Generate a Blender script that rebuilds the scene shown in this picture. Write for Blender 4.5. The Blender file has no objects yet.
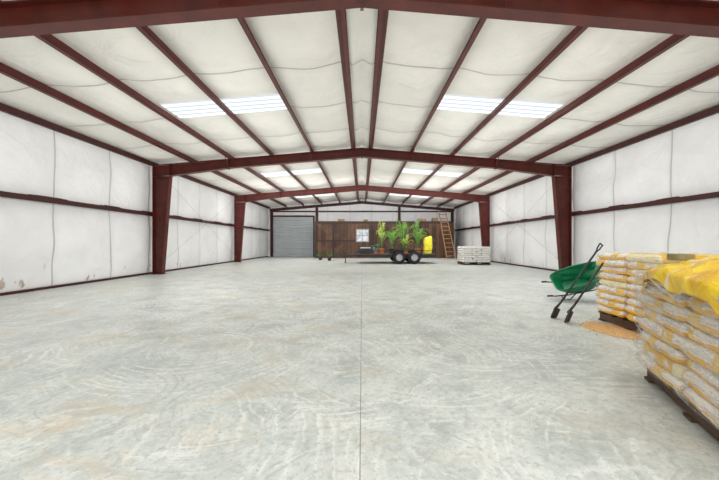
import bpy, math, random
from mathutils import Vector, Matrix, noise, Euler
random.seed(7)
sc = bpy.context.scene
sc.view_settings.view_transform = 'Standard'
sc.view_settings.look = 'None'
sc.view_settings.exposure = 0.0
H = 1.14
F = 320.0
def P(px, py, d):
    return Vector(((px-362)*d/F, d, H+(243-py)*d/F))

# ---------------------------------------------------------------- materials
def newmat(name):
    m = bpy.data.materials.new(name); m.use_nodes = True
    nt = m.node_tree
    b = nt.nodes['Principled BSDF']
    return m, nt, b
def N(nt, t, **kw):
    n = nt.nodes.new(t)
    for k, v in kw.items():
        setattr(n, k, v)
    return n
def math_n(nt, op, a, b=None, c=None, clamp=False):
    n = nt.nodes.new('ShaderNodeMath'); n.operation = op; n.use_clamp = clamp
    for i, v in enumerate((a, b, c)):
        if v is None: continue
        if isinstance(v, (int, float)): n.inputs[i].default_value = v
        else: nt.links.new(v, n.inputs[i])
    return n.outputs[0]
def mixc(nt, f, a, b, mode='MIX'):
    n = nt.nodes.new('ShaderNodeMix'); n.data_type = 'RGBA'; n.blend_type = mode
    for idx, v in ((0, f), (6, a), (7, b)):
        if isinstance(v, (int, float)): n.inputs[idx].default_value = v
        elif isinstance(v, tuple): n.inputs[idx].default_value = (*v, 1) if len(v) == 3 else v
        else: nt.links.new(v, n.inputs[idx])
    return n.outputs[2]
def ramp(nt, fac, stops):
    n = nt.nodes.new('ShaderNodeValToRGB')
    nt.links.new(fac, n.inputs[0])
    el = n.color_ramp.elements
    while len(el) < len(stops): el.new(0.5)
    for e, (p, c) in zip(el, stops):
        e.position = p
        e.color = (c, c, c, 1) if isinstance(c, (int, float)) else (*c, 1)
    return n.outputs[0]
def noise_n(nt, co, scale, detail=4, rough=.55, dist=0):
    n = N(nt, 'ShaderNodeTexNoise')
    n.inputs['Scale'].default_value = scale; n.inputs['Detail'].default_value = detail
    n.inputs['Roughness'].default_value = rough; n.inputs['Distortion'].default_value = dist
    if co is not None: nt.links.new(co, n.inputs['Vector'])
    return n.outputs[0]
def objco(nt, scale=(1, 1, 1), rot=(0, 0, 0)):
    tc = nt.nodes.new('ShaderNodeTexCoord')
    mp = nt.nodes.new('ShaderNodeMapping'); mp.inputs['Scale'].default_value = scale
    mp.inputs['Rotation'].default_value = rot
    nt.links.new(tc.outputs['Object'], mp.inputs[0])
    return mp.outputs[0]
def bump(nt, b, h, s=.3, d=.02):
    n = nt.nodes.new('ShaderNodeBump'); n.inputs['Strength'].default_value = s; n.inputs['Distance'].default_value = d
    nt.links.new(h, n.inputs['Height']); nt.links.new(n.outputs[0], b.inputs['Normal'])
def simple(name, col, rough=.5, metal=0, var=.25, scale=6):
    m, nt, b = newmat(name)
    co = objco(nt)
    f = noise_n(nt, co, scale)
    dark = tuple(c*(1-var) for c in col); lite = tuple(min(1, c*(1+var)) for c in col)
    c = mixc(nt, ramp(nt, f, [(.3, 0.), (.7, 1.)]), dark, lite)
    nt.links.new(c, b.inputs['Base Color'])
    b.inputs['Roughness'].default_value = rough; b.inputs['Metallic'].default_value = metal
    return m

M = {}
M['steel'] = simple('oxide_red_steel', (.088, .014, .009), .42, 0, .3, 3)
M['purlin'] = simple('oxide_red_purlin', (.092, .015, .010), .4, 0, .25, 3)
M['steel_dk'] = simple('dark_red_steel', (.05, .010, .008), .5, 0, .25, 3)
for k in ('steel', 'steel_dk', 'purlin'): M[k].node_tree.nodes['Principled BSDF'].inputs['Specular IOR Level'].default_value = .32
M['black'] = simple('black_paint', (.016, .016, .018), .5)
M['rubber'] = simple('rubber', (.018, .018, .018), .8)
M['rim'] = simple('rim_white', (.5, .5, .51), .35, .3, .1)
M['chrome'] = simple('grey_metal', (.35, .35, .36), .35, .8, .1)
M['rod'] = simple('galvanised_rod', (.5, .5, .5), .6, 0, .1)
M['green'] = simple('green_plastic', (.0, .16, .06), .35, 0, .3, 5)
M['terra'] = simple('terracotta', (.5, .16, .06), .8)
M['soil'] = simple('soil', (.05, .03, .02), .95)
M['yellowp'] = simple('yellow_plastic', (.75, .66, .03), .4, 0, .2)
M['bluep'] = simple('blue_plastic', (.05, .15, .4), .4, 0, .1)
M['frame_w'] = simple('window_frame', (.30, .30, .30), .5)
M['whitecap'] = simple('white_plastic', (.7, .7, .7), .5)
M['toolblk'] = simple('tool_black', (.025, .025, .028), .45)
M['toolhead'] = simple('tool_steel_worn', (.06, .05, .045), .5, .2)
M['wrapcore'] = simple('roll_film', (.26, .22, .10), .35)
M['darkbox'] = simple('dark_crate', (.05, .045, .045), .6)
M['card'] = simple('cardboard', (.34, .22, .12), .85)

def leafmat(name, a, b_):
    m, nt, b = newmat(name)
    f = noise_n(nt, objco(nt), 3)
    nt.links.new(mixc(nt, ramp(nt, f, [(.35, 0.), (.65, 1.)]), a, b_), b.inputs['Base Color'])
    b.inputs['Roughness'].default_value = .45
    return m
M['leaf'] = leafmat('palm_leaf', (.05, .22, .015), (.24, .46, .05))
M['leafy'] = leafmat('yellow_leaf', (.28, .45, .03), (.62, .68, .1))
M['leafd'] = leafmat('dark_leaf', (.03, .16, .02), (.14, .34, .05))

def woodmat(name, a, b_, axis=2, scale=1.0, plank=None, plankaxis=0):
    m, nt, b = newmat(name)
    s = [14*scale]*3; s[axis] = .9*scale
    f = noise_n(nt, objco(nt, tuple(s)), 1.5, 6, .65, .4)
    c = mixc(nt, ramp(nt, f, [(.3, 0.), (.7, 1.)]), a, b_)
    if plank:
        tc = nt.nodes.new('ShaderNodeTexCoord'); sp = nt.nodes.new('ShaderNodeSeparateXYZ')
        nt.links.new(tc.outputs['Object'], sp.inputs[0])
        q = math_n(nt, 'DIVIDE', sp.outputs[plankaxis], plank)
        fr = math_n(nt, 'FRACT', q)
        line = math_n(nt, 'LESS_THAN', fr, .07)
        fl = math_n(nt, 'FLOOR', q)
        wn = nt.nodes.new('ShaderNodeTexWhiteNoise'); wn.noise_dimensions = '1D'
        nt.links.new(fl, wn.inputs['W'])
        pv = noise_n(nt, objco(nt), .9, 4, .7)
        c = mixc(nt, math_n(nt, 'MULTIPLY', wn.outputs[0], .85), c, tuple(x*.3 for x in a))
        c = mixc(nt, ramp(nt, pv, [(.5, 0.), (.65, .5)]), c, (.20, .11, .06))
        c = mixc(nt, line, c, (.008, .005, .004))
    nt.links.new(c, b.inputs['Base Color']); b.inputs['Roughness'].default_value = .7
    return m
M['plankwall'] = woodmat('plank_wall', (.06, .026, .015), (.17, .08, .042), 2, 1, .28, 0)
M['pallet'] = woodmat('pallet_wood', (.04, .022, .014), (.13, .07, .04), 1)
M['ladder'] = woodmat('ladder_wood', (.3, .13, .05), (.5, .26, .11), 2)
M['deck'] = woodmat('deck_wood', (.06, .045, .035), (.14, .10, .07), 0)

# concrete floor
m, nt, b = newmat('concrete'); M['floor'] = m
tc = nt.nodes.new('ShaderNodeTexCoord'); sp = nt.nodes.new('ShaderNodeSeparateXYZ')
nt.links.new(tc.outputs['Object'], sp.inputs[0])
co = tc.outputs['Object']
big = noise_n(nt, co, .5, 6, .65, .3)
mid = noise_n(nt, co, 1.9, 12, .82, .3)
fine = noise_n(nt, co, 24, 6, .75)
c = mixc(nt, ramp(nt, big, [(.35, 0.), (.65, 1.)]), (.475, .515, .49), (.60, .62, .58))
c = mixc(nt, ramp(nt, mid, [(.38, .75), (.50, 0.)]), c, (.33, .37, .35))
c = mixc(nt, ramp(nt, mid, [(.50, 0.), (.64, .6)]), c, (.76, .775, .735))
def arcs(scale, freq, seed, thr):
    vor = N(nt, 'ShaderNodeTexVoronoi'); vor.inputs['Scale'].default_value = scale
    mp = N(nt, 'ShaderNodeMapping'); mp.inputs['Location'].default_value = (seed, seed*2.3, 0)
    nt.links.new(co, mp.inputs[0]); nt.links.new(mp.outputs[0], vor.inputs['Vector'])
    n1 = N(nt, 'ShaderNodeTexNoise', noise_dimensions='1D'); n1.inputs['Detail'].default_value = 6; n1.inputs['Roughness'].default_value = .75
    n1.inputs['Scale'].default_value = freq
    wob = noise_n(nt, mp.outputs[0], 2.0, 2)
    nt.links.new(math_n(nt, 'ADD', vor.outputs['Distance'], math_n(nt, 'ADD', math_n(nt, 'MULTIPLY', fine, .025), math_n(nt, 'MULTIPLY', wob, .06))), n1.inputs['W'])
    br = noise_n(nt, mp.outputs[0], 2.0, 8, .78, .2)
    return n1.outputs[0], ramp(nt, br, [(thr, 0.), (thr+.10, 1.)])
a1, m1 = arcs(.55, 42, 3.1, .47)
a2, m2 = arcs(.8, 36, 11.7, .47)
a3, m3 = arcs(.42, 48, 23.7, .46)
c = mixc(nt, math_n(nt, 'MULTIPLY', ramp(nt, a1, [(.50, 0.), (.57, .58)]), m1), c, (.80, .81, .78))
c = mixc(nt, math_n(nt, 'MULTIPLY', ramp(nt, a2, [(.41, .46), (.48, 0.)]), m2), c, (.33, .36, .345))
c = mixc(nt, math_n(nt, 'MULTIPLY', ramp(nt, a3, [(.52, 0.), (.59, .52)]), m3), c, (.79, .79, .75))
c = mixc(nt, ramp(nt, fine, [(.36, .6), (.49, 0.)]), c, (.33, .34, .315))
spk = noise_n(nt, co, 9, 3, .5)
c = mixc(nt, ramp(nt, spk, [(.22, .8), (.27, 0.)]), c, (.16, .15, .13))
tan = noise_n(nt, objco(nt, (1, 1.8, 1)), .9, 8, .75, .5)
tm = math_n(nt, 'MULTIPLY', ramp(nt, tan, [(.52, 0.), (.69, .58)]), ramp(nt, math_n(nt, 'ADD', math_n(nt, 'MULTIPLY', sp.outputs[0], .12), .5), [(.35, 1.), (.75, .2)]))
c = mixc(nt, tm, c, (.61, .46, .29))
def linex(val, at, w):
    return math_n(nt, 'LESS_THAN', math_n(nt, 'ABSOLUTE', math_n(nt, 'SUBTRACT', val, at)), w)
j = linex(sp.outputs[0], -.01, .003)
for yy in (5.9, 11.9, 17.9):
    j = math_n(nt, 'MAXIMUM', j, math_n(nt, 'MULTIPLY', linex(sp.outputs[1], yy, .007), .55))
c = mixc(nt, math_n(nt, 'MULTIPLY', j, .75), c, (.12, .12, .11))
nt.links.new(c, b.inputs['Base Color'])
nt.links.new(ramp(nt, mid, [(.3, .28), (.7, .5)]), b.inputs['Roughness'])
b.inputs['Specular IOR Level'].default_value = .5
bump(nt, b, fine, .1, .01)

# insulation facing
def insul(name, seam_axis_y=True, spacing=1.5, base=(.74, .735, .70), wob=.1, dirty=0, seam=.45, bs=.4):
    m, nt, b = newmat(name)
    tc = nt.nodes.new('ShaderNodeTexCoord'); sp = nt.nodes.new('ShaderNodeSeparateXYZ')
    nt.links.new(tc.outputs['Object'], sp.inputs[0])
    nz = noise_n(nt, tc.outputs['Object'], .55, 1)
    y = math_n(nt, 'ADD', sp.outputs[1] if seam_axis_y else sp.outputs[0], math_n(nt, 'MULTIPLY', nz, wob*3))
    fr = math_n(nt, 'FRACT', math_n(nt, 'DIVIDE', y, spacing))
    dd = math_n(nt, 'ABSOLUTE', math_n(nt, 'SUBTRACT', fr, .5))
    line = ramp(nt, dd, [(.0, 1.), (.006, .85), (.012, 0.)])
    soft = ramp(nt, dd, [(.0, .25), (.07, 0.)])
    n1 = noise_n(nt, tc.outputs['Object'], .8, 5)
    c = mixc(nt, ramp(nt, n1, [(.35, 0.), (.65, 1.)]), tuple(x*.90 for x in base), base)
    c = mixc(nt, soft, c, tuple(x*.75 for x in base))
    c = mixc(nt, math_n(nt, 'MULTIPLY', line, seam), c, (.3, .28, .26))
    if dirty:
        zf = ramp(nt, sp.outputs[2], [(.1, 1.), (.9, 0.)])
        sn = noise_n(nt, objco(nt, (1, 1.6, .8)), 3.2, 4, .6)
        st = math_n(nt, 'MULTIPLY', ramp(nt, sn, [(.62, 0.), (.68, 1.)]), zf)
        c = mixc(nt, math_n(nt, 'MULTIPLY', st, .75), c, (.32, .17, .07))
        c = mixc(nt, ramp(nt, sp.outputs[2], [(.0, .5), (.12, 0.)]), c, (.35, .3, .25))
    nt.links.new(c, b.inputs['Base Color']); b.inputs['Roughness'].default_value = .42
    wr = noise_n(nt, objco(nt, (1, 1, 1)), 1.8, 5, .6, .9)
    h = math_n(nt, 'ADD', math_n(nt, 'MULTIPLY', wr, .8), math_n(nt, 'MULTIPLY', line, -.3))
    bump(nt, b, h, bs, .08)
    return m
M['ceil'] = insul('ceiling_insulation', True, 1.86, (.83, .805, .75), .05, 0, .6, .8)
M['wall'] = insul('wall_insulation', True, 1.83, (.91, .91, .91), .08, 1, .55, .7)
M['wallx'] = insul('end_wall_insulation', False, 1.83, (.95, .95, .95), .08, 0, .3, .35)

# skylight
m, nt, b = newmat('skylight_panel'); M['sky'] = m
tc = nt.nodes.new('ShaderNodeTexCoord'); sp = nt.nodes.new('ShaderNodeSeparateXYZ')
nt.links.new(tc.outputs['Object'], sp.inputs[0])
fx = math_n(nt, 'ABSOLUTE', math_n(nt, 'SUBTRACT', math_n(nt, 'FRACT', math_n(nt, 'DIVIDE', sp.outputs[1], .215)), .5))
fy = math_n(nt, 'ABSOLUTE', math_n(nt, 'SUBTRACT', math_n(nt, 'FRACT', math_n(nt, 'DIVIDE', sp.outputs[0], .24)), .5))
sn = noise_n(nt, objco(nt, (1, 5, 1)), 2.5, 4)
g = math_n(nt, 'MAXIMUM', ramp(nt, fx, [(.10, .95), (.24, 0.)]), math_n(nt, 'MULTIPLY', math_n(nt, 'LESS_THAN', fy, .07), .45))
c = mixc(nt, g, (1.0, 1.0, 1.0), (.50, .555, .60))
c = mixc(nt, ramp(nt, sn, [(.4, .3), (.6, 0.)]), c, (.60, .67, .73))
em = nt.nodes.new('ShaderNodeEmission'); nt.links.new(c, em.inputs[0]); em.inputs[1].default_value = 1.3
nt.links.new(em.outputs[0], nt.nodes['Material Output'].inputs[0])

m, nt, b = newmat('window_daylight'); M['winlight'] = m
f = noise_n(nt, objco(nt), 3.0, 3)
c = mixc(nt, ramp(nt, f, [(.4, 0.), (.6, 1.)]), (.90, .93, .95), (.5, .56, .58))
em = nt.nodes.new('ShaderNodeEmission'); nt.links.new(c, em.inputs[0]); em.inputs[1].default_value = .95
nt.links.new(em.outputs[0], nt.nodes['Material Output'].inputs[0])

m, nt, b = newmat('rollup_door'); M['roll'] = m
f = noise_n(nt, objco(nt, (1, 1, .4)), 1.2, 3)
nt.links.new(mixc(nt, f, (.38, .41, .43), (.52, .55, .57)), b.inputs['Base Color']); b.inputs['Roughness'].default_value = .4

# bags
def bagmat(name, kind):
    m, nt, b = newmat(name)
    tc = nt.nodes.new('ShaderNodeTexCoord'); sp = nt.nodes.new('ShaderNodeSeparateXYZ')
    nt.links.new(tc.outputs['Object'], sp.inputs[0])
    oi = nt.nodes.new('ShaderNodeObjectInfo')
    white = (.86, .83, .76); yel = (.88, .46, .01); org = (.62, .20, .01)
    ax = math_n(nt, 'ABSOLUTE', sp.outputs[0])
    ay = math_n(nt, 'ABSOLUTE', sp.outputs[1])
    nz = noise_n(nt, tc.outputs['Object'], 6, 3)
    if kind == 'mix':
        zz = math_n(nt, 'ADD', sp.outputs[2], math_n(nt, 'MULTIPLY', math_n(nt, 'SUBTRACT', nz, .5), .06))
        lo = ramp(nt, zz, [(.046, 1.), (.052, 0.)])
        c = mixc(nt, lo, white, yel)
        fr = math_n(nt, 'FRACT', math_n(nt, 'ADD', math_n(nt, 'MULTIPLY', math_n(nt, 'ADD', sp.outputs[0], sp.outputs[1]), 1.7), oi.outputs['Random']))
        c = mixc(nt, math_n(nt, 'MULTIPLY', math_n(nt, 'GREATER_THAN', fr, .76), .9), c, (.88, .56, .06))
        line = math_n(nt, 'MULTIPLY', math_n(nt, 'GREATER_THAN', zz, .062), math_n(nt, 'LESS_THAN', zz, .067))
        c = mixc(nt, math_n(nt, 'MULTIPLY', line, .6), c, org)
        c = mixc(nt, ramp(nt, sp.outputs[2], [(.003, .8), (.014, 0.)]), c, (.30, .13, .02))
    elif kind == 'yellow':
        c = mixc(nt, math_n(nt, 'GREATER_THAN', ax, .24), (.88, .52, .02), (.86, .76, .46))
        st = math_n(nt, 'LESS_THAN', math_n(nt, 'ABSOLUTE', math_n(nt, 'SUBTRACT', ay, .06)), .012)
        c = mixc(nt, math_n(nt, 'MULTIPLY', st, .6), c, white)
    else:
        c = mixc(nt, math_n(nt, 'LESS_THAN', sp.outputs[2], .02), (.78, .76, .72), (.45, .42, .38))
    nt.links.new(c, b.inputs['Base Color']); b.inputs['Roughness'].default_value = .25
    bump(nt, b, nz, .5, .02)
    return m
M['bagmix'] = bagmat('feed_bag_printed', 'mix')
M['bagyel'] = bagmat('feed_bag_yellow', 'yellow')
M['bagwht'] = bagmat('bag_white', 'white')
m, nt, b = newmat('yellow_cover'); M['cover'] = m
f = noise_n(nt, objco(nt, (1, 1, 1)), 5, 5, .6, 1.0)
c = mixc(nt, ramp(nt, f, [(.35, 0.), (.65, 1.)]), (.78, .42, .005), (.98, .70, .02))
w_ = noise_n(nt, objco(nt, (3, 12, 3), (0, 0, .7)), 1.0, 3, .5, .6)
c = mixc(nt, ramp(nt, w_, [(.64, 0.), (.68, .6)]), c, (.95, .90, .70))
nt.links.new(c, b.inputs['Base Color']); b.inputs['Roughness'].default_value = .18
bump(nt, b, f, .9, .05)

def filmmat(name, amt, lo=.15, sc_=(1.4, 1.4, 6), t0=.46):
    m, nt, b = newmat(name)
    f = noise_n(nt, objco(nt, sc_, (.6, .45, 0)), 2.4, 6, .62, 2.6)
    a = ramp(nt, f, [(t0, amt*lo), (t0+.08, amt*.4), (t0+.16, amt)])
    tr = nt.nodes.new('ShaderNodeBsdfTransparent'); mx = nt.nodes.new('ShaderNodeMixShader')
    b.inputs['Base Color'].default_value = (.95, .95, .94, 1); b.inputs['Roughness'].default_value = .06
    b.inputs['Specular IOR Level'].default_value = 1.0
    nt.links.new(a, mx.inputs[0]); nt.links.new(tr.outputs[0], mx.inputs[1]); nt.links.new(b.outputs[0], mx.inputs[2])
    nt.links.new(mx.outputs[0], nt.nodes['Material Output'].inputs[0])
    bump(nt, b, f, 1.0, .08)
    return m
M['film'] = filmmat('stretch_film', .68, .12)
M['filmthin'] = filmmat('stretch_film_thin', .5, .08)

m, nt, b = newmat('grain'); M['grain'] = m
f = noise_n(nt, objco(nt), 60, 3)
nt.links.new(mixc(nt, ramp(nt, f, [(.35, 0.), (.65, 1.)]), (.5, .26, .09), (.75, .5, .24)), b.inputs['Base Color'])
b.inputs['Roughness'].default_value = .9

# ---------------------------------------------------------------- mesh builder
class MB:
    def __init__(s): s.v = []; s.f = []; s.m = []
    def add(s, vs, fs, mi=0):
        o = len(s.v); s.v += [tuple(x) for x in vs]
        s.f += [tuple(i+o for i in f) for f in fs]; s.m += [mi]*len(fs)
    def box(s, a, b, mi=0, rot=None, piv=None):
        x0, y0, z0 = a; x1, y1, z1 = b
        vs = [Vector(p) for p in ((x0,y0,z0),(x1,y0,z0),(x1,y1,z0),(x0,y1,z0),(x0,y0,z1),(x1,y0,z1),(x1,y1,z1),(x0,y1,z1))]
        if rot is not None:
            R = Euler(rot).to_matrix(); pv = Vector(piv) if piv else Vector(((x0+x1)/2,(y0+y1)/2,(z0+z1)/2))
            vs = [R @ (v-pv)+pv for v in vs]
        s.add(vs, [(0,3,2,1),(4,5,6,7),(0,1,5,4),(1,2,6,5),(2,3,7,6),(3,0,4,7)], mi)
    def prism_xz(s, poly, y0, y1, mi=0):
        n = len(poly)
        vs = [(p[0], y0, p[1]) for p in poly]+[(p[0], y1, p[1]) for p in poly]
        fs = [tuple(range(n)), tuple(range(2*n-1, n-1, -1))]
        fs += [(i, i+n, (i+1) % n+n, (i+1) % n) for i in range(n)]
        s.add(vs, fs, mi)
    def cyl(s, p0, p1, r0, r1=None, n=12, mi=0, cap=True):
        if r1 is None: r1 = r0
        p0 = Vector(p0); p1 = Vector(p1); d = (p1-p0).normalized()
        a = Vector((0, 0, 1)) if abs(d.z) < .9 else Vector((1, 0, 0))
        u = d.cross(a).normalized(); w = d.cross(u)
        vs = []
        for p, r in ((p0, r0), (p1, r1)):
            for i in range(n):
                t = 2*math.pi*i/n
                vs.append(p+u*math.cos(t)*r+w*math.sin(t)*r)
        fs = [(i, (i+1) % n, (i+1) % n+n, i+n) for i in range(n)]
        if cap: fs += [tuple(range(n-1, -1, -1)), tuple(range(n, 2*n))]
        s.add(vs, fs, mi)
    def lathe(s, prof, axis='Z', n=24, c=(0, 0, 0), mi=0):
        vs = []; c = Vector(c)
        for r, h in prof:
            for i in range(n):
                t = 2*math.pi*i/n
                a, b_ = r*math.cos(t), r*math.sin(t)
                vs.append(c+Vector((a, b_, h) if axis == 'Z' else ((a, h, b_) if axis == 'Y' else (h, a, b_))))
        k = len(prof)
        fs = [(q*n+i, q*n+(i+1) % n, (q+1)*n+(i+1) % n, (q+1)*n+i) for q in range(k-1) for i in range(n)]
        s.add(vs, fs, mi)
    def tube(s, pts, r, n=8, mi=0):
        for a, b_ in zip(pts[:-1], pts[1:]): s.cyl(a, b_, r, r, n, mi)
    def obj(s, name, mats, parent=None, loc=(0, 0, 0), smooth=False, bevel=0):
        me = bpy.data.meshes.new(name); me.from_pydata(s.v, [], s.f)
        if not isinstance(mats, (list, tuple)): mats = [mats]
        for mm in mats: me.materials.append(mm)
        for p, mi in zip(me.polygons, s.m): p.material_index = mi; p.use_smooth = smooth
        import bmesh
        bm = bmesh.new(); bm.from_mesh(me); bmesh.ops.recalc_face_normals(bm, faces=bm.faces); bm.to_mesh(me); bm.free()
        o = bpy.data.objects.new(name, me); sc.collection.objects.link(o); o.location = loc
        if parent: o.parent = parent
        if bevel:
            md = o.modifiers.new('bev', 'BEVEL'); md.width = bevel; md.segments = 2; md.limit_method = 'ANGLE'
        return o
def empty(name, loc, label, cat, group=None, rz=0):
    e = bpy.data.objects.new(name, None); sc.collection.objects.link(e)
    e.empty_display_size = .2; e.location = loc; e.rotation_euler = (0, 0, rz)
    tag(e, label, cat, group); return e
def tag(o, label, cat, group=None):
    o['label'] = label; o['category'] = cat
    if group: o['group'] = group
def struct(o, label, cat):
    o['kind'] = 'structure'; o['label'] = label; o['category'] = cat

# ---------------------------------------------------------------- dimensions
W = 7.85; CO = 7.65; Y0 = -4.0; Y1 = 26.7; SL = .083
def zt(x): return 4.62-SL*abs(x)        # rafter top
def zr(x): return 4.83-SL*abs(x)        # ceiling sheet
PUR = [.33, 1.85, 3.36, 4.87, 6.3]
FR = [4.2, 11.77, 19.25]
SKYY = [.5, 8.0, 15.5, 23.0]
SA, SB, SH = 1.97, 4.80, .43

# floor
mb = MB(); mb.box((-W-.1, Y0-.1, -.2), (W+.1, Y1+.1, 0))
o = mb.obj('floor', M['floor']); struct(o, 'pale grey troweled concrete slab with joint lines and scuffs', 'floor')

# ceiling grid
xs = []
knots = [0, .37, SA, 3.36, SB, 6.34, W]
kn = [-k for k in knots[::-1]]+knots[1:]
for a, b_ in zip(kn[:-1], kn[1:]):
    n = 2 if (b_-a) < .5 else 8
    xs += [a+(b_-a)*i/n for i in range(n)]
xs.append(kn[-1])
ys = []; y = Y0
cuts = sorted([s-SH for s in SKYY]+[s+SH for s in SKYY]+[Y0, Y1])
for a, b_ in zip(cuts[:-1], cuts[1:]):
    n = max(2, int((b_-a)/.15)); ys += [a+(b_-a)*i/n for i in range(n)]
ys.append(Y1)
def inhole(x, y):
    return SA < abs(x) < SB and any(abs(y-s) < SH for s in SKYY)
def sagw(x):
    for a, b_ in zip(kn[:-1], kn[1:]):
        if a <= x <= b_: t = (x-a)/(b_-a); return 4*t*(1-t)
    return 0
mb = MB(); vs = []
for y in ys:
    for x in xs:
        sw = sagw(x)
        k = 1.0
        if 1.7 < abs(x) < 5.0:
            dm = min(abs(y-s)-SH for s in SKYY); k = max(0, min(1, dm/.6))
        fy = abs(math.sin(math.pi*(y/1.86+.55)))**.7
        amp = (.05+.07*fy+.10*noise.noise(Vector((x*.7, y*.6, 2)))+.03*noise.noise(Vector((x*2.2, y*2.0, 7))))*k
        z = zr(x)-sw*max(0, amp)
        vs.append((x, y, z))
fs = []
nx = len(xs)
for j in range(len(ys)-1):
    for i in range(nx-1):
        cx = (xs[i]+xs[i+1])/2; cy = (ys[j]+ys[j+1])/2
        if inhole(cx, cy): continue
        a = j*nx+i; fs.append((a, a+1, a+1+nx, a+nx))
mb.add(vs, fs)
o = mb.obj('ceiling', M['ceil'], smooth=True); struct(o, 'sagging white vinyl insulation under the metal roof', 'ceiling')
n = 0
for s in SKYY:
    for sg in (-1, 1):
        for a, b_ in ((SA, 3.32), (3.40, SB)):
            n += 1
            x0, x1 = sorted((sg*a, sg*b_))
            mb = MB()
            mb.prism_xz([(x0-.04, zr(x0)+.012), (x1+.04, zr(x1)+.012), (x1+.04, zr(x1)+.03), (x0-.04, zr(x0)+.03)], s-SH-.02, s+SH+.02)
            o = mb.obj('window_%d' % n, M['sky']); struct(o, 'translucent ribbed skylight panel in the roof', 'skylight')

# side walls
for sg, nm in ((-1, 'left'), (1, 'right')):
    zs = [2.2*i/12 for i in range(12)]+[2.2+(zr(W)-2.2)*i/10 for i in range(11)]
    ys2 = [Y0+(Y1-Y0)*i/150 for i in range(151)]
    vs = []; fs = []
    for y in ys2:
        for z in zs:
            if z < 2.2: t = z/2.2
            else: t = (z-2.2)/(zr(W)-2.2)
            e = 4*t*(1-t)
            fy = abs(math.sin(math.pi*(y/1.83+.55)))**.7
            d = e*(.02+.09*fy+.06*noise.noise(Vector((y*.7, z*1.3, sg*5))))
            vs.append((sg*(W-max(0, d)), y, z))
    nz_ = len(zs)
    for j in range(150):
        for i in range(nz_-1):
            a = j*nz_+i; fs.append((a, a+1, a+1+nz_, a+nz_))
    mb = MB(); mb.add(vs, fs)
    o = mb.obj('wall_'+nm, M['wall'], smooth=True); struct(o, 'white insulation blanket wall with vertical seams', 'wall')
    mb = MB(); x0, x1 = sorted((sg*(W-.01), sg*(W-.07)))
    mb.box((x0, Y0, 0), (x1, Y1, .06))
    o = mb.obj('baseboard_'+nm, M['steel_dk']); struct(o, 'dark red base angle along the slab edge', 'base trim')
# end wall
mb = MB()
mb.prism_xz([(-W, 0), (W, 0), (W, zr(W)), (0, zr(0)), (-W, zr(W))], Y1, Y1+.1)
o = mb.obj('wall_back', M['wallx']); struct(o, 'white insulated end wall', 'wall')
mb = MB()
for a, b_ in (((-W, 0), (-6, 3.8)), ((6, 0), (W, 3.8))):  # unseen near end; the wide opening is added to admit world light
    mb.box((a[0], Y0-.1, 0), (b_[0], Y0, 3.8))
mb.prism_xz([(-W, 3.8), (W, 3.8), (W, zr(W)), (0, zr(0)), (-W, zr(W))], Y0-.1, Y0)
o = mb.obj('wall_front', M['wallx']); struct(o, 'white insulated end wall with wide opening added to let light in', 'wall')

# ---------------------------------------------------------------- steel frames
for fi, d in enumerate(FR):
    e = empty('steel_frame', (0, d, 0), 'oxide red tapered rigid steel portal frame spanning the hall', 'steel frame', 'rigid portal frames')
    hw = .1
    for sg in (-1, 1):
        S = lambda pts: [(sg*p[0], p[1]) for p in pts]
        mb = MB()
        bi, ti, zc = CO-.34, CO-.62, 3.56
        mb.prism_xz(S([(CO-.02, .02), (CO, .02), (CO, zt(CO)-.03), (CO-.02, zt(CO)-.03)]), -hw, hw)
        mb.prism_xz(S([(bi, .02), (bi+.02, .02), (ti+.02, zc), (ti, zc)]), -hw, hw)
        mb.prism_xz(S([(bi+.02, .02), (CO-.02, .02), (CO-.02, zc), (ti+.02, zc)]), -.006, .006)
        mb.prism_xz(S([(bi-.03, 0), (CO+.01, 0), (CO+.01, .02), (bi-.03, .02)]), -hw-.03, hw+.03)
        mb.prism_xz(S([(ti-.02, zc), (CO-.02, zc), (CO-.02, zc+.025), (ti-.02, zc+.025)]), -hw, hw)
        mb.obj('column', M['steel'], e)
        mb = MB()
        mb.prism_xz(S([(0.0, zt(0)-.02), (CO, zt(CO)-.02), (CO, zt(CO)), (0.0, zt(0))]), -hw, hw)
        zb = [(0.0, 4.30), (4.9, 3.885), (ti, 3.60)]
        for (xa, za), (xb, zb_) in zip(zb[:-1], zb[1:]):
            mb.prism_xz(S([(xa, za), (xb, zb_), (xb, zb_+.02), (xa, za+.02)]), -hw, hw)
        mb.prism_xz(S([(0.0, 4.32), (4.9, 3.905), (4.9, zt(4.9)-.02), (.0, zt(0)-.02)]), -.006, .006)
        mb.prism_xz(S([(4.9, 3.905), (ti, 3.62), (CO-.02, 3.60), (CO-.02, zt(CO)-.03), (4.9, zt(4.9)-.02)]), -.006, .006)
        for xx, zb0 in ((.002, 4.26), (4.9, 3.85)):
            mb.prism_xz(S([(xx, zb0), (xx+.02, zb0), (xx+.02, zt(xx)-.001), (xx, zt(xx)-.001)]), -hw-.001, hw+.001)
        mb.prism_xz(S([(ti, 3.60), (ti+.02, 3.60), (ti+.02, zt(ti)-.02), (ti, zt(ti)-.02)]), -hw, hw)
        for k in range(4):
            for yy in (-.06, .06):
                z0 = 3.68+k*.09
                mb.cyl((sg*(ti-.01), yy, z0), (sg*(ti-.03), yy, z0), .014, .014, 6)
        mb.obj('rafter', M['steel'], e)
        for xx in (1.85, 4.87):
            zbm = 4.32-.083*xx
            for dy in (-1, 1):
                mb = MB(); mb.cyl((sg*xx, dy*.09, zbm), (sg*xx, dy*.42, zt(xx)+.03), .014, .014, 4)
                mb.obj('flange_brace', M['steel'], e)

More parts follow.
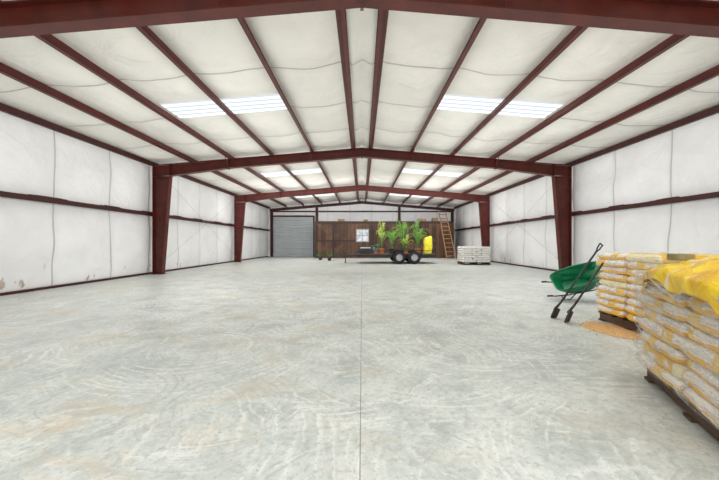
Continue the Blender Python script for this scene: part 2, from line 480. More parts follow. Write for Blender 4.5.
# end frame at end wall
e = empty('end_wall_frame', (0, Y1-.12, 0), 'dark red steel end wall posts and beam on the white wall', 'steel frame')
mb = MB()
for sg in (-1, 1):
    S = lambda pts: [(sg*p[0], p[1]) for p in pts]
    mb.prism_xz(S([(0, zt(0)-.22), (CO, zt(CO)-.22), (CO, zt(CO)-.005), (0, zt(0)-.005)]), -.08, .08)
mb.obj('rafter', M['steel_dk'], e)
for xx in (-7.5, -3.75, 3.1, 7.5):
    mb = MB(); 
    mb.box((xx-.1, -.09, 0), (xx+.1, -.07, zt(xx)-.22)); mb.box((xx-.1, .07, 0), (xx+.1, .09, zt(xx)-.22)); mb.box((xx-.006, -.07, 0), (xx+.006, .07, zt(xx)-.22))
    mb.obj('post', M['steel_dk'], e)
for z in (3.70,):
    mb = MB(); mb.box((-7.38, -.05, z), (-3.87, .05, z+.11)); mb.box((-3.63, -.05, z), (2.98, .05, z+.11)); mb.box((3.22, -.05, z), (7.38, .05, z+.11))
    mb.obj('beam', M['steel_dk'], e)

# purlins
for sg in (-1, 1):
    for x in PUR:
        mb = MB(); z0 = zt(x)+.002; t = .008; fw = .09
        mb.box((-t/2, Y0, z0), (t/2, Y1-.01, z0+.19))
        a, b_ = sorted((0, -sg*fw)); mb.box((a, Y0, z0), (b_, Y1-.01, z0+t))
        a, b_ = sorted((-sg*fw, -sg*(fw-t))); mb.box((a, Y0, z0), (b_, Y1-.01, z0+.03))
        a, b_ = sorted((0, sg*fw)); mb.box((a, Y0, z0+.184), (b_, Y1-.01, z0+.19))
        o = mb.obj('roof_purlin', M['purlin'], loc=(sg*x, 0, 0)); tag(o, 'long oxide red zed-section roof purlin', 'purlin', 'roof purlins')
    mb = MB(); z0 = zt(CO)-.02
    a, b_ = sorted((0, sg*.006)); mb.box((a, Y0, z0-.0), (b_, Y1-.01, z0+.15))
    a, b_ = sorted((0, sg*.09)); mb.box((a, Y0, z0+.001), (b_, Y1-.01, z0+.009))
    o = mb.obj('eave_strut', M['steel_dk'], loc=(sg*(CO+.005), 0, 0)); tag(o, 'dark red steel eave strut along the wall top', 'eave strut', 'eave struts')
    mb = MB(); z0 = 2.24
    a, b_ = sorted((0, sg*.19)); mb.box((a, Y0, z0), (b_, Y1-.2, z0+.006))
    a, b_ = sorted((0, sg*.006)); mb.box((a, Y0, z0-.12), (b_, Y1-.2, z0))
    a, b_ = sorted((sg*.184, sg*.19)); mb.box((a, Y0, z0), (b_, Y1-.2, z0+.06))
    o = mb.obj('wall_girt', M['steel_dk'], loc=(sg*(CO+.003), 0, 0)); tag(o, 'dark red horizontal wall girt behind the columns', 'girt', 'wall girts')
    for za, zb_, xr in ((.3, 3.8, 7.56), (3.8, .3, 7.53)):
        mb = MB(); mb.cyl((sg*xr, FR[1]+.12, za), (sg*xr, FR[2]-.12, zb_), .006, .006, 6)
        o = mb.obj('brace_rod', M['rod']); tag(o, 'thin diagonal steel brace rod across the wall bay', 'brace rod', 'wall brace rods')

# roll-up door
mb = MB(); x0, x1 = -7.38, -4.05; zz = 0.0
prof = []
while zz < 3.22:
    prof += [(zz, 0), (zz+.04, .03), (zz+.14, .035), (zz+.18, 0)]; zz += .22
n = len(prof)
vs = [(x0, Y1-.06-p[1], p[0]) for p in prof]+[(x1, Y1-.06-p[1], p[0]) for p in prof]
mb.add(vs, [(i, i+1, i+1+n, i+n) for i in range(n-1)])
o = mb.obj('door_1', M['roll']); struct(o, 'closed grey corrugated steel roll-up door', 'roll-up door')
mb = MB(); mb.box((x0-.0, Y1-.28, 3.3), (x1, Y1-.02, 3.42)); mb.box((x1, Y1-.14, 0), (x1+.1, Y1-.01, 3.42)); mb.box((x0-.08, Y1-.14, 0), (x0, Y1-.01, 3.42))
o = mb.obj('trim_1', M['steel_dk']); struct(o, 'dark red frame around the roll-up door', 'door frame')

# wood partition
PY = 24.25; PT = 2.73
wx0, wx1, wz0, wz1 = P(356, 0, PY).x, P(369, 0, PY).x, P(0, 242, PY).z, P(0, 229, PY).z
L, R = P(315, 0, PY).x, 6.95
mb = MB()
mb.box((L, PY, 0), (wx0, PY+.1, PT)); mb.box((wx1, PY, 0), (R, PY+.1, PT))
mb.box((wx0, PY, 0), (wx1, PY+.1, wz0)); mb.box((wx0, PY, wz1), (wx1, PY+.1, PT))
mb.box((L, PY+.1, 0), (L+.1, Y1-.25, PT)); mb.box((R-.1, PY+.1, 0), (R, Y1-.25, PT)); mb.box((L, PY, PT), (R, Y1-.25, PT+.06))
o = mb.obj('wall_partition', M['plankwall']); struct(o, 'dark brown vertical plank wall of an enclosed room', 'wooden partition')
mb = MB()
mb.box((L, PY-.04, PT-.12), (R, PY, PT+.04)); mb.box((L, PY-.03, 1.25), (wx0-.1, PY, 1.35))
for xx in (L, -2.2, 1.4, 3.9, R-.1): mb.box((xx, PY-.035, 0), (xx+.1, PY, PT-.12))
o = mb.obj('trim_2', simple('darkwood', (.04, .018, .013), .7)); struct(o, 'dark timber battens framing the plank wall', 'trim')
we = bpy.data.objects.new('window_20', None); sc.collection.objects.link(we); we.location = (0, PY, 0); struct(we, 'small grey framed window in the plank wall', 'window')
mb = MB(); t = .07; xm = (wx0+wx1)/2; zm = (wz0+wz1)/2
mb.box((wx0, -.03, wz0), (wx0+t, .06, wz1)); mb.box((wx1-t, -.03, wz0), (wx1, .06, wz1)); mb.box((wx0+t, -.03, wz0), (wx1-t, .06, wz0+t)); mb.box((wx0+t, -.03, wz1-t), (wx1-t, .06, wz1))
mb.box((wx0+t, -.02, zm-.03), (wx1-t, .018, zm+.03)); mb.box((xm-.025, -.021, wz0+t), (xm+.025, .017, wz1-t))
mb.obj('frame', M['frame_w'], we)
mb = MB(); mb.box((wx0+t, .02, wz0+t), (wx1-t, .03, wz1-t)); mb.obj('pane', M['winlight'], we)
for (bx, by, sx, sz) in ((-1.6, 24.6, .5, .18), (.3, 24.7, .35, .15), (4.6, 24.6, .6, .2), (5.6, 24.7, .4, .28)):
    mb = MB(); mb.box((-sx/2, -.2, 0), (sx/2, .2, sz)); 
    mb.box((-sx/2-.005, -.205, sz-.012), (sx/2+.005, -.01, sz+.004)); mb.box((-sx/2-.005, .01, sz-.012), (sx/2+.005, .205, sz+.004))
    o = mb.obj('cardboard_box', M['card'], loc=(bx, by, PT+.061)); tag(o, 'small brown cardboard box stored above the plank room', 'box')

# ---------------------------------------------------------------- pallets and bags
def pallet(loc, rz, lx, ly, label, h=.13):
    e = empty('wooden_pallet', loc, label, 'pallet', None, rz)
    for i in range(3):
        x = -lx/2+.02+(lx-.08)*i/2
        mb = MB(); mb.box((x, -ly/2, .02), (x+.04, ly/2, h-.02)); mb.obj('stringer', M['pallet'], e)
    nb = int(ly/.16)
    for i in range(nb):
        y = -ly/2+(ly-.1)*i/(nb-1)
        mb = MB(); mb.box((-lx/2, y, h-.02), (lx/2, y+.1, h)); mb.obj('deck_board', M['pallet'], e)
    for i in range(3):
        y = -ly/2+(ly-.1)*i/2
        mb = MB(); mb.box((-lx/2, y, 0), (lx/2, y+.1, .02)); mb.obj('bottom_board', M['pallet'], e)
    return e
def bagmesh(L_, W_, T_, mat, seed, pw=11, rug=1.0):
    nx_, ny_ = 24, 18; vs = []; fs = []
    def prof(u, v):
        return (max(0, 1-abs(u)**pw))**.4*(max(0, 1-abs(v)**pw))**.4
    for s in (1, -1):
        for j in range(ny_+1):
            for i in range(nx_+1):
                u = -1+2*i/nx_; v = -1+2*j/ny_
                u = math.copysign(1-(1-abs(u))**2.2, u); v = math.copysign(1-(1-abs(v))**2.2, v)
                p = prof(u, v)
                nz = (noise.noise(Vector((u*1.8+seed*7, v*1.8, s*3+seed)))*.012+noise.noise(Vector((u*6+seed*7, v*5, s*3)))*.006)*rug
                edge = 1-.05*(abs(u*v))**3+.022*noise.noise(Vector((u*3, v*3, seed)))*rug
                x = u*L_/2*edge; y = v*W_/2*edge
                z = T_*(.44 + (.55 if s > 0 else .44)*s*p)+nz*p
                vs.append((x, y, max(0.0, z)))
    n1 = (nx_+1)*(ny_+1)
    for s in range(2):
        for j in range(ny_):
            for i in range(nx_):
                a = s*n1+j*(nx_+1)+i
                fs.append((a, a+1, a+nx_+2, a+nx_+1) if s == 0 else (a, a+nx_+1, a+nx_+2, a+1))
    me = bpy.data.meshes.new('bag'); me.from_pydata(vs, [], fs); me.materials.append(mat)
    import bmesh
    bm = bmesh.new(); bm.from_mesh(me); bmesh.ops.remove_doubles(bm, verts=bm.verts, dist=.0008)
    bmesh.ops.recalc_face_normals(bm, faces=bm.faces); bm.to_mesh(me); bm.free()
    for p in me.polygons: p.use_smooth = True
    return me
def stack(cx, cy, rz, lx, ly, z0, layers, lh, mats, name, label, group, jit=1.0, rug=1.0, wide=False):
    R_ = Matrix.Rotation(rz, 3, 'Z')
    na = 2 if wide else 3
    mA = [[bagmesh(lx/2*1.0, ly/na*.995, lh*1.14, m_, k, 11, rug) for k in range(3)] for m_ in mats]
    mB_ = [[bagmesh(ly/2*1.0, lx/3*.995, lh*1.14, m_, k+3, 11, rug) for k in range(3)] for m_ in mats]
    for l in range(layers):
        A = (l % 2 == 0)
        cells = []
        if A:
            for i in range(2):
                for j in range(na): cells.append(((i-.5)*lx/2, (j-(na-1)/2)*ly/na, 0))
        else:
            for i in range(3):
                for j in range(2): cells.append(((i-1)*lx/3, (j-.5)*ly/2, math.pi/2))
        for (x, y, r) in cells:
            mi = random.choice([0, 0, 0, 0, 1] if len(mats) > 1 else [0])
            me = random.choice((mA if A else mB_)[mi])
            o = bpy.data.objects.new(name, me); sc.collection.objects.link(o)
            p = R_ @ Vector((x+random.uniform(-.016, .016)*jit, y+random.uniform(-.008, .008)*jit, 0))
            o.location = (cx+p.x, cy+p.y, z0+l*lh)
            o.rotation_euler = (random.uniform(-.008, .008), random.uniform(-.008, .008), rz+r+random.choice((0, math.pi))+random.uniform(-.02, .02)*jit)
            tag(o, label, 'feed bag' if name == 'feed_bag' else 'bag', group)

# near stack
rz2 = math.atan2(.37, .85)*-1
lx2, ly2 = 1.0, 1.35
dirv = Vector((-.37, -.85)).normalized()
nrm = Vector((.917, -.40)).normalized()
fc = Vector((2.38, 2.70))
c2 = fc+dirv*ly2/2+nrm*lx2/2
pallet((c2.x, c2.y, 0), rz2, lx2, ly2, 'weathered brown wooden pallet under plastic-wrapped yellow feed bags')
stack(c2.x, c2.y, rz2, lx2*1.07, ly2*1.02, .13, 8, .096, [M['bagmix'], M['bagyel']], 'feed_bag', 'white and yellow printed feed bag stacked on a wrapped pallet', 'feed bags on the shrink-wrapped pallet', 1.2, 1.0, True)
# crumpled yellow cover sheet
mb = MB(); vs = []; fs = []; nn = 64
hx, hy = lx2*.535+.045, ly2*.51+.045
for jj in range(nn+1):
    for ii in range(nn+1):
        u = -1.20+2.40*ii/nn; v = -1.15+2.30*jj/nn
        uu, vv = max(-1, min(1, u)), max(-1, min(1, v))
        ex = max(0, abs(u)-1)*hx+max(0, abs(v)-1)*hy
        nz = noise.noise(Vector((u*2.0, v*2.0, 4)))*.03+abs(noise.noise(Vector((u*5, v*3+u*3, 1))))*.04+abs(noise.noise(Vector((u*9, v*9, 8))))*.016
        r = (abs(uu)**2.6+abs(vv)**2.6)**(1/2.6); r = min(1.15, r)
        z = .925+.105*(1-r**2.6)+nz*(1 if ex == 0 else .5)-ex*(.9+.9*noise.noise(Vector((u*3, v*3, 9))))
        rr = 1-.12*max(0, abs(uu*vv)-.5)/.5+.02*noise.noise(Vector((u*5, v*5, 3)))
        vs.append((uu*(hx+ex*.08)*rr, vv*(hy+ex*.08)*rr, z+.01))
cover_vs = vs
for jj in range(nn):
    for ii in range(nn):
        a = jj*(nn+1)+ii; fs.append((a, a+1, a+nn+2, a+nn+1))
mb.add(vs, fs)
o = mb.obj('plastic_cover', M['cover'], loc=(c2.x, c2.y, 0), smooth=True); o.rotation_euler = (0, 0, rz2)
tag(o, 'crumpled bright yellow plastic sheet over the feed bag stack', 'plastic cover')
def strap(pts, w):
    mb = MB(); vs = []; fs = []
    n = len(pts)
    for i, p in enumerate(pts):
        d = (Vector(pts[min(i+1, n-1)])-Vector(pts[max(i-1, 0)])).normalized()
        s = d.cross(Vector((1, 0, .3)));  s = s.normalized() if s.length > .05 else Vector((0, 1, 0))
        vs += [Vector(p)-s*w*(1+.4*math.sin(i*1.7)), Vector(p)+s*w*(1+.4*math.cos(i*2.1))]
    for i in range(n-1): fs.append((2*i, 2*i+1, 2*i+3, 2*i+2))
    mb.add(vs, fs); return mb
film_strap = filmmat('film_strap', .95, .8)
for (y0_, z0_, y1_, z1_, w__) in ((.62, .88, -.05, .56, .014), (.35, .94, -.45, .72, .012), (.62, .60, .1, .30, .012), (.55, .74, -.3, .62, .010)):
    pts = []
    for k in range(15):
        t = k/14
        pts.append((-hx-.03-.012*math.sin(t*9), y0_+(y1_-y0_)*t, z0_+(z1_-z0_)*t-.03*math.sin(math.pi*t)))
    o = strap(pts, w__).obj('film_strip', film_strap, loc=(c2.x, c2.y, 0), smooth=True); o.rotation_euler = (0, 0, rz2)
    tag(o, 'loose whitish strip of stretch film across the feed bags', 'plastic strip', 'loose film strips')
def film(cx, cy, rz, lx, ly, z0, z1, label, mat, lh=.142):
    mb = MB(); vs = []; fs = []
    per = []
    nseg = 48
    hx, hy = lx/2, ly/2
    for i in range(nseg): per.append((-hx, -hy+2*hy*i/nseg))
    for i in range(nseg): per.append((-hx+2*hx*i/nseg, hy))
    for i in range(nseg): per.append((hx, hy-2*hy*i/nseg))
    for i in range(nseg): per.append((hx-2*hx*i/nseg, -hy))
    nzv = 56
    for k in range(nzv+1):
        z = z0+(z1-z0)*k/nzv
        for q, (x, y) in enumerate(per):
            r = math.hypot(x/hx, y/hy); sh = 1+.014*noise.noise(Vector((x*4, y*4, z*7)))+.022*abs(noise.noise(Vector((x*5+z*6, y*5+z*6, z*12))))
            bul = .010*abs(math.sin((z-.13)/lh*math.pi))
            cf = 1-max(0, r-1.2)*.10
            vs.append((x*sh*cf+(bul if x > 0 else -bul), y*sh*cf+(bul if y > 0 else -bul), z+.05*noise.noise(Vector((x*3, y*3, 1)))*(1 if k in (0, nzv) else 0)))
    n = len(per)
    for k in range(nzv):
        for q in range(n):
            fs.append((k*n+q, k*n+(q+1) % n, (k+1)*n+(q+1) % n, (k+1)*n+q))
    mb.add(vs, fs)
    o = mb.obj('stretch_wrap', mat, loc=(cx, cy, 0), smooth=True); o.rotation_euler = (0, 0, rz)
    tag(o, label, 'plastic wrap'); return o
film(c2.x, c2.y, rz2, lx2*1.10, ly2*1.05, .14, .88, 'clear torn stretch film wrapped around stacked feed bags', M['film'], .096)
# film roll resting on the cover
rp = Vector((2.43, 2.44)); lp = Matrix.Rotation(-rz2, 2) @ (rp-c2)
zz = max(v[2] for v in cover_vs if (v[0]-lp.x)**2+(v[1]-lp.y)**2 < .08**2)
mb = MB(); mb.lathe([(.03, -.0), (.075, 0), (.078, .01), (.078, .04), (.075, .05), (.03, .05), (.03, 0)], 'Z', 28)
e = mb.obj('tape_roll', M['wrapcore'], loc=(rp.x, rp.y, zz-.012), smooth=False); tag(e, 'tan roll of packing film on the yellow cover', 'tape roll')

# second stack
rz1 = -.08
c1 = Vector((4.02, 4.17))
pallet((c1.x, c1.y, 0), rz1, 1.1, 1.1, 'weathered wooden pallet under a tall stack of feed bags')
stack(c1.x, c1.y, rz1, 1.13, 1.13, .13, 9, .096, [M['bagmix'], M['bagyel']], 'feed_bag', 'white and yellow feed bag in a tall pallet stack', 'feed bags on the tall pallet', 1.2, 1.0, True)
film(c1.x, c1.y, rz1, 1.16, 1.16, .3, .96, 'thin clear film around the tall feed bag stack', M['filmthin'], .096)

# white bags far
pallet((5.95, 17.1, 0), 0, 1.4, 1.1, 'wooden pallet under white bags near the side wall', .13)
stack(5.95, 17.1, 0, 1.42, 1.1, .13, 7, .115, [M['bagwht']], 'cement_bag', 'off-white paper sack stacked flat on a pallet', 'white sacks on the pallet')

# spilled grain
mb = MB(); vs = [(0, 0, .02)]; n = 40; fs = []
for rr in range(1, 7):
    for i in range(n):
        t = 2*math.pi*i/n; k = rr/6
        rad = k*(1+.25*noise.noise(Vector((math.cos(t)*1.5, math.sin(t)*1.5, 3))))
        vs.append((rad*.3*math.cos(t), rad*.42*math.sin(t), .003+.02*(1-k)*(1+noise.noise(Vector((math.cos(t)*3, math.sin(t)*3, rr))))))
for i in range(n): fs.append((0, 1+i, 1+(i+1) % n))
for rr in range(5):
    for i in range(n):
        a = 1+rr*n
        fs.append((a+i, a+n+i, a+n+(i+1) % n, a+(i+1) % n))
mb.add(vs, fs)
for i in range(260):
    t = random.uniform(0, 6.28); r = random.gauss(0, .5)
    x, y = r*.35*math.cos(t), r*.5*math.sin(t)
    mb.box((x-.006, y-.006, .0), (x+.006, y+.006, .01))
o = mb.obj('spilled_grain', M['grain'], loc=(3.28, 4.2, 0), smooth=False); tag(o, 'loose orange-tan grain spilled on the concrete by the pallet', 'grain'); o['kind'] = 'stuff'

# ---------------------------------------------------------------- tools
from mathutils import Quaternion
def orient(o, p0, p1, roll=0):
    d = (Vector(p1)-Vector(p0)).normalized()
    q = d.to_track_quat('Z', 'Y'); o.rotation_mode = 'QUATERNION'
    o.rotation_quaternion = q @ Quaternion((0, 0, 1), roll); o.location = p0
def shovel(p0, p1, label, grip, roll=0, wd=.08, ln=.2):
    Ln = (Vector(p1)-Vector(p0)).length
    e = empty('shovel', p0, label, 'shovel'); orient(e, p0, p1, roll)
    mb = MB(); vs = []; fs = []; nu, nv = 8, 8
    for j in range(nv+1):
        for i in range(nu+1):
            u = -1+2*i/nu; v = j/nv
            w = wd*(1-.05*v)
            if v < .3: w *= .82+.6*v
            vs.append((u*w, .03*u*u+.01-.03*v, v*ln+.02*u*u*(1-v)))
    for j in range(nv):
        for i in range(nu):
            a = j*(nu+1)+i; fs.append((a, a+1, a+nu+2, a+nu+1))
    mb.add(vs, fs); mb.cyl((0, -.015, ln*.7), (0, 0, ln+.1), .02, .016, 10)
    b_ = mb.obj('blade', M['toolhead'], e, smooth=True); md = b_.modifiers.new('s', 'SOLIDIFY'); md.thickness = .005
    mb = MB(); mb.cyl((0, 0, ln+.08), (0, 0, Ln-(.1 if grip else 0)), .014, .014, 10); mb.obj('handle', M['toolblk'], e, smooth=True)
    if grip:
        mb = MB(); z = Ln
        mb.tube([(0, 0, z-.12), (-.035, 0, z-.07), (-.04, 0, z), (.04, 0, z), (.035, 0, z-.07), (0, 0, z-.12)], .01)
        mb.obj('grip', M['toolblk'], e)
shovel((2.86, 4.86, .01), (3.50, 4.68, 1.12), 'black-handled shovel leaning on the feed bag stack', True, 2.3, .08, .18)
shovel((2.88, 4.58, .01), (3.39, 4.50, .86), 'dark scoop shovel leaning low against the feed bags', False, 2.4, .09, .2)

# ---------------------------------------------------------------- green wheelbarrow (tipped)
e = empty('wheelbarrow', (4.38, 6.5, .13), 'green plastic wheelbarrow tipped on its side beside feed bags', 'wheelbarrow')
e.rotation_mode = 'XYZ'; e.rotation_euler = (math.radians(36), math.radians(-12), -.35)
e.scale = (.95, .95, .95)
def tray_mesh():
    mb = MB(); levels = 8; n = 40; vs = []; fs = []
    for k in range(levels+1):
        t = k/levels
        z = .20+.30*t
        for i in range(n):
            a = 2*math.pi*i/n
            cx_ = math.copysign(abs(math.cos(a))**.28, math.cos(a)); cy_ = math.copysign(abs(math.sin(a))**.28, math.sin(a))
            lx = .26+.18*t + (.10*t if cx_ > 0 else 0); ly = .19+.11*t
            zz = z+(.12*t*cx_)+.06*t*noise.noise(Vector((cx_*2, cy_*2, 5)))
            vs.append((cx_*lx+.04*t*noise.noise(Vector((cx_*4, cy_*4, t*2))), cy_*ly*(1-.2*max(0, cx_))+.03*noise.noise(Vector((cx_*4, cy_*3, t*3+4))), zz))
    for k in range(levels):
        for i in range(n):
            fs.append((k*n+i, k*n+(i+1) % n, (k+1)*n+(i+1) % n, (k+1)*n+i))
    fs.append(tuple(range(n-1, -1, -1)))
    mb.add(vs, fs)
    top = [Vector(v) for v in vs[-n:]]; top.append(top[0])
    mb.tube([tuple(p) for p in top], .014, 6)
    return mb
tr = tray_mesh().obj('tray', M['green'], e, smooth=False); md = tr.modifiers.new('s', 'SOLIDIFY'); md.thickness = .008
for s in (-1, 1):
    mb = MB(); mb.tube([(.50, s*.07, .14), (.25, s*.16, .18), (-.25, s*.20, .18), (-.48, s*.22, .22), (-.54, s*.22, .24)], .012, 8); mb.obj('handle', M['black'], e, smooth=True)
    mb = MB(); mb.cyl((-.62, s*.22, .255), (-.52, s*.22, .24), .018, .018, 10); mb.obj('grip', M['rubber'], e)
    mb = MB(); mb.tube([(-.1, s*.2, .18), (-.2, s*.2, .04), (-.30, s*.2, .04), (-.36, s*.21, .19)], .010, 8); mb.obj('leg', M['black'], e, smooth=True)
mb = MB()
mb.lathe([(.08, -.03), (.12, -.04), (.14, -.025), (.145, 0), (.14, .025), (.12, .04), (.08, .03)], 'Y', 28, (.48, 0, .13)); wh = mb.obj('wheel', M['rubber'], e, smooth=True)
mb = MB(); mb.lathe([(0, -.025), (.08, -.025), (.08, .025), (0, .025)], 'Y', 20, (.48, 0, .13)); mb.cyl((.48, -.09, .13), (.48, .09, .13), .012); mb.obj('rim', M['chrome'], wh)

# ---------------------------------------------------------------- ladder
e = empty('wooden_ladder', (6.28, 22.5, 0), 'tall orange-brown wooden ladder leaning on the plank wall', 'ladder')
base0 = Vector((-.30, 0, 0)); base1 = Vector((.33, 0, 0)); dvec = Vector((-.16, 2.0, 3.58))
top0 = base0+dvec+Vector((.06, 0, 0)); top1 = base1+dvec-Vector((.06, 0, 0))
for a, b_ in ((base0, top0), (base1, top1)):
    mb = MB()
    w = .045
    vs = []
    for p in (a, b_):
        vs += [p+Vector((-w/2, -.05, 0)), p+Vector((w/2, -.05, 0)), p+Vector((w/2, .04, 0)), p+Vector((-w/2, .04, 0))]
    mb.add(vs, [(0,1,2,3),(7,6,5,4),(0,4,5,1),(1,5,6,2),(2,6,7,3),(3,7,4,0)]); mb.obj('rail', M['ladder'], e)
for i in range(11):
    t = (i+.7)/11.6
    mb = MB(); mb.cyl(base0.lerp(top0, t), base1.lerp(top1, t), .026, .026, 8); mb.obj('rung', M['ladder'], e, smooth=True)

# ---------------------------------------------------------------- trailer (low open flatbed)
TY = 17.45
e = empty('utility_trailer', (1.6, TY+.95, 0), 'long low black tandem-axle flatbed trailer carrying potted palms', 'trailer')
XL = -1.9; RW = .35; DK = .54
mb = MB()
for yy in (-.93, .85): mb.box((XL, yy, .36), (2.45, yy+.08, DK-.04))
for xx in (XL, -.8, 0, 1.2, 2.37): mb.box((xx, -.85, .38), (xx+.08, .85, DK-.05))
mb.obj('chassis', M['black'], e)
mb = MB(); mb.box((XL, -.9, DK-.04), (2.45, .9, DK)); mb.obj('deck', M['deck'], e)
for s, yy in ((-1, -.91), (1, .91)):
    mb = MB(); mb.box((XL, yy-.02, .70), (2.45, yy+.02, .73))
    for i in range(6):
        xx = XL+i*(2.4-XL)/5; mb.box((xx, yy-.015, DK-.04), (xx+.03, yy+.015, .70))
    mb.obj('side_rail', M['black'], e)
mb = MB(); mb.tube([(XL, -.6, .42), (-2.6, 0, .42)], .04); mb.tube([(XL, .6, .42), (-2.6, 0, .42)], .04); mb.cyl((-2.6, 0, .42), (-3.0, 0, .44), .045); mb.obj('tongue', M['black'], e)
mb = MB(); mb.cyl((-2.55, .0, .02), (-2.55, 0, .62), .025); mb.cyl((-2.55, 0, 0), (-2.55, 0, .02), .08); mb.obj('jack', M['black'], e)
for s in (-1, 1):
    yy = s*1.03
    for xc in (.42, 1.24):
        mb = MB(); mb.lathe([(.17, -.09), (.31, -.1), (.345, -.07), (RW, 0), (.345, .07), (.31, .1), (.17, .09)], 'Y', 32, (xc, yy, RW)); w_ = mb.obj('wheel', M['rubber'], e, smooth=True)
        mb = MB(); mb.lathe([(0, -.05), (.05, -.07), (.06, -.04), (.14, -.03), (.17, -.095), (.18, -.095), (.175, .085), (0, .05)], 'Y', 28, (xc, yy, RW))
        mb.obj('rim', M['rim'], w_, smooth=False)
    mb = MB(); pts = [(-.02, .47), (.08, .70), (.26, .76), (1.40, .76), (1.58, .70), (1.68, .47)]
    for (xa, za), (xb, zb_) in zip(pts[:-1], pts[1:]):
        mb.prism_xz([(xa, za), (xb, zb_), (xb, zb_+.03), (xa, za+.03)], yy-.12, yy+.12)
    mb.obj('fender', M['black'], e)

# ---------------------------------------------------------------- plants
def palm(loc, height, spread, nf, leaf, pot, potr=.18, label='', seed=1, poth=.28):
    rnd = random.Random(seed)
    e = empty('potted_palm', loc, label, 'potted plant')
    mb = MB(); mb.lathe([(0, 0), (potr*.72, 0), (potr*.95, poth*.85), (potr*1.05, poth*.85), (potr*1.05, poth), (potr*.92, poth), (potr*.9, poth*.93)], 'Z', 24); mb.obj('pot', pot, e, smooth=False)
    mb = MB(); mb.cyl((0, 0, poth*.88), (0, 0, poth*.92), potr*.9, potr*.9, 20); mb.obj('soil', M['soil'], e)
    mb = MB(); mb2 = MB()
    for f in range(nf):
        az = f*2.399+rnd.uniform(-.2, .2); out = spread*rnd.uniform(.25, 1.0); hh = (height-poth)*rnd.uniform(.55, 1.05)*(1.15-.4*out/spread)
        pts = []
        for k in range(15):
            t = k/14
            r = out*(t**1.3); z = poth*.9+hh*math.sin(t*math.pi*.64)*1.0-.08*hh*max(0, t-.6)
            pts.append(Vector((r*math.cos(az), r*math.sin(az), z)))
        mb2.tube([tuple(p) for p in pts], .009, 4)
        for k in range(5, 15):
            for sub in (0, .5):
                if k == 14 and sub: continue
                p = pts[k] if not sub else pts[k].lerp(pts[min(14, k+1)], sub)
                d = (pts[k]-pts[k-1]).normalized(); side = d.cross(Vector((0, 0, 1)))
                if side.length < .01: continue
                side.normalize()
                ln = min(.20, spread*.30)*math.sin(math.pi*(.15+.78*k/15))
                for s in (-1, 1):
                    tip = p+side*s*ln*.7+d*ln*.9+Vector((0, 0, -ln*rnd.uniform(.05, .35)))
                    m_ = p.lerp(tip, .4)+Vector((0, 0, ln*.06)); wv = d*.012
                    mb.add([p-wv*.4, m_-wv, tip, m_+wv], [(0, 1, 2, 3)])
    mb2.obj('stem', M['leafd'], e)
    mb.obj('fronds', leaf, e)
    return e
dz = DK
palm((1.70, 18.0, dz), 1.5, .62, 12, M['leaf'], M['black'], .2, 'green feathery potted palm on the trailer', 1)
palm((2.40, 18.8, dz), 2.0, .85, 13, M['leaf'], M['black'], .2, 'tall green potted palm in black pot on the trailer', 2)
palm((3.15, 18.1, dz), 1.75, .70, 12, M['leaf'], M['terra'], .18, 'green arching potted palm on the trailer bed', 3)
palm((1.15, 18.8, dz), 1.85, .60, 9, M['leafy'], M['terra'], .17, 'slender yellow-green palm in terracotta pot on the trailer', 4)
palm((2.45, 17.85, dz), 1.0, .45, 10, M['leafy'], M['terra'], .15, 'short yellow-green palm in terracotta pot on the trailer', 8, .25)
palm((.75, 17.95, dz), .6, .3, 12, M['leafd'], M['terra'], .13, 'short dark green plant in small terracotta pot', 5, .2)
palm((-2.1, 20.6, 0), .5, .28, 12, M['leafd'], M['black'], .13, 'small leafy potted plant on the concrete floor', 6, .18)
palm((-2.8, 21.5, 0), .45, .3, 12, M['leafd'], M['black'], .14, 'low dark green potted plant on the concrete floor', 7, .18)

# upright boxy yellow sack
mb = MB(); vs = []; fs = []; n = 32; lv = 18
for k in range(lv+1):
    t = k/lv
    r = .23*(1-max(0, t-.9)*1.5)*(1-.15*max(0, .08-t)/.08)
    for i in range(n):
        a = 2*math.pi*i/n
        cx_ = math.copysign(abs(math.cos(a))**.3, math.cos(a)); cy_ = math.copysign(abs(math.sin(a))**.3, math.sin(a))
        q = 1+.10*noise.noise(Vector((cx_*1.6, cy_*1.6, t*4)))
        vs.append((cx_*r*q+.03*math.sin(t*3), cy_*r*.75*q, t*(.95+.06*cx_)))
for k in range(lv):
    for i in range(n): fs.append((k*n+i, k*n+(i+1) % n, (k+1)*n+(i+1) % n, (k+1)*n+i))
fs.append(tuple(range(n-1, -1, -1))); fs.append(tuple(range(lv*n, lv*n+n)))
mb.add(vs, fs)
o = mb.obj('yellow_sack', M['yellowp'], loc=(3.74, 18.3, dz), smooth=False); tag(o, 'boxy bright yellow sack standing on the trailer deck', 'sack')
e = empty('tool_chest', (.20, 18.1, dz), 'black metal tool chest on the trailer deck', 'tool chest')
mb = MB(); mb.box((-.28, -.25, 0), (.28, .25, .28)); mb.obj('body', M['black'], e, bevel=.01)
mb = MB(); mb.box((-.29, -.26, .285), (.29, .26, .36)); mb.obj('lid', M['chrome'], e, bevel=.015)
e = empty('water_jug', (.75, 18.6, dz), 'blue plastic water jug with white cap on the trailer', 'jug')
mb = MB(); mb.lathe([(0, 0), (.13, 0), (.14, .03), (.14, .3), (.06, .4), (.04, .42)], 'Z', 24); mb.obj('body', M['bluep'], e, smooth=True)
mb = MB(); mb.lathe([(.045, .42), (.045, .46), (0, .46)], 'Z', 16); mb.obj('cap', M['whitecap'], e)
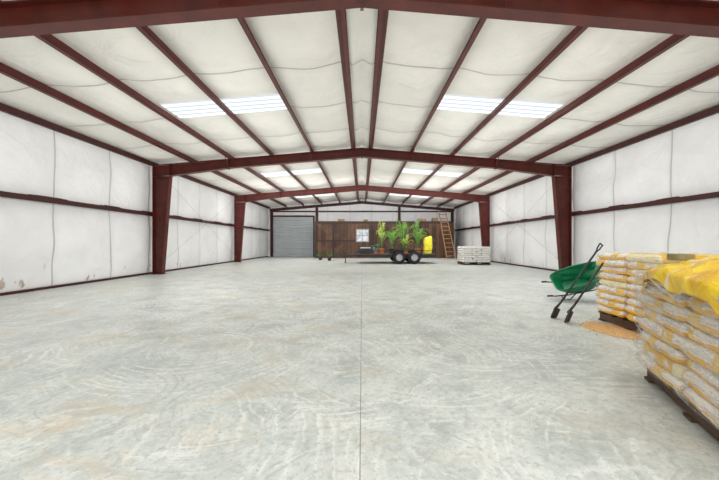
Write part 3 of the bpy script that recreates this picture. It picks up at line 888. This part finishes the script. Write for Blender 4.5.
def crate(loc, sx, sy, sz, rz, label):
    e = empty('slatted_crate', loc, label, 'crate', None, rz)
    mb = MB()
    for k in range(3):
        z0 = sz*k/3+.01; z1 = z0+sz/3-.03
        mb.box((-sx/2, -sy/2, z0), (sx/2, -sy/2+.02, z1)); mb.box((-sx/2, sy/2-.02, z0), (sx/2, sy/2, z1))
        mb.box((-sx/2, -sy/2+.02, z0), (-sx/2+.02, sy/2-.02, z1)); mb.box((sx/2-.02, -sy/2+.02, z0), (sx/2, sy/2-.02, z1))
    for a in (-1, 1):
        for b_ in (-1, 1):
            mb.box((a*(sx/2-.04)-.015, b_*(sy/2-.04)-.015, 0), (a*(sx/2-.04)+.015, b_*(sy/2-.04)+.015, sz))
    mb.box((-sx/2+.02, -sy/2+.02, 0), (sx/2-.02, sy/2-.02, .015))
    mb.obj('body', M['darkbox'], e)
crate((-.02, 18.85, dz), .4, .4, .4, .1, 'dark slatted crate on the trailer deck')

# ---------------------------------------------------------------- light, world, camera
w = bpy.data.worlds.new('World'); sc.world = w; w.use_nodes = True
w.node_tree.nodes['Background'].inputs[0].default_value = (.97, .98, 1, 1); w.node_tree.nodes['Background'].inputs[1].default_value = 2.7
def area(name, loc, rot, sx, sy, en, col, spread=None):
    ld = bpy.data.lights.new(name, 'AREA'); ld.shape = 'RECTANGLE'; ld.size = sx; ld.size_y = sy
    ld.energy = en; ld.color = col
    if spread: ld.spread = math.radians(spread)
    lo = bpy.data.objects.new(name, ld); sc.collection.objects.link(lo)
    lo.location = loc; lo.rotation_euler = rot
for i, yc in enumerate((0.2, 8.0, 15.5, 22.0)):
    sy = 6.6 if i < 3 else 4.0
    area('ceiling_fill', (0, yc, 2.0), (math.pi, 0, 0), 13.5, sy, (92, 105, 120, 92)[i], (1, .99, .97))  # added fill light bounced off the ceiling, not a hall fixture
    area('floor_fill', (0, yc, 3.5), (0, 0, 0), 13.8, sy, (178, 190, 190, 128)[i], (1, 1, .99), 104)  # added fill for the floor; narrow spread keeps it out of view
area('wall_fill', (.4, 13.5, 2.3), (0, -math.pi/2, 0), 2.6, 18, 155, (1, 1, 1), 110)  # added fill pair to brighten the side walls, no real lamps here
area('wall_fill', (-.4, 13.5, 2.3), (0, math.pi/2, 0), 2.6, 18, 155, (1, 1, 1), 110)
area('end_fill', (0, 15.5, 3.0), (math.pi/2, 0, 0), 13, 1.4, 220, (1, 1, 1), 120)  # added fill to brighten the back wall and plank room
cam = bpy.data.cameras.new('Camera'); co_ = bpy.data.objects.new('Camera', cam); sc.collection.objects.link(co_)
co_.location = (0, 0, H); co_.rotation_euler = (math.pi/2, 0, 0)
cam.sensor_width = 36; cam.lens = F/719*36; cam.shift_x = -2.5/719; cam.shift_y = 3/719; cam.clip_start = .05
sc.camera = co_
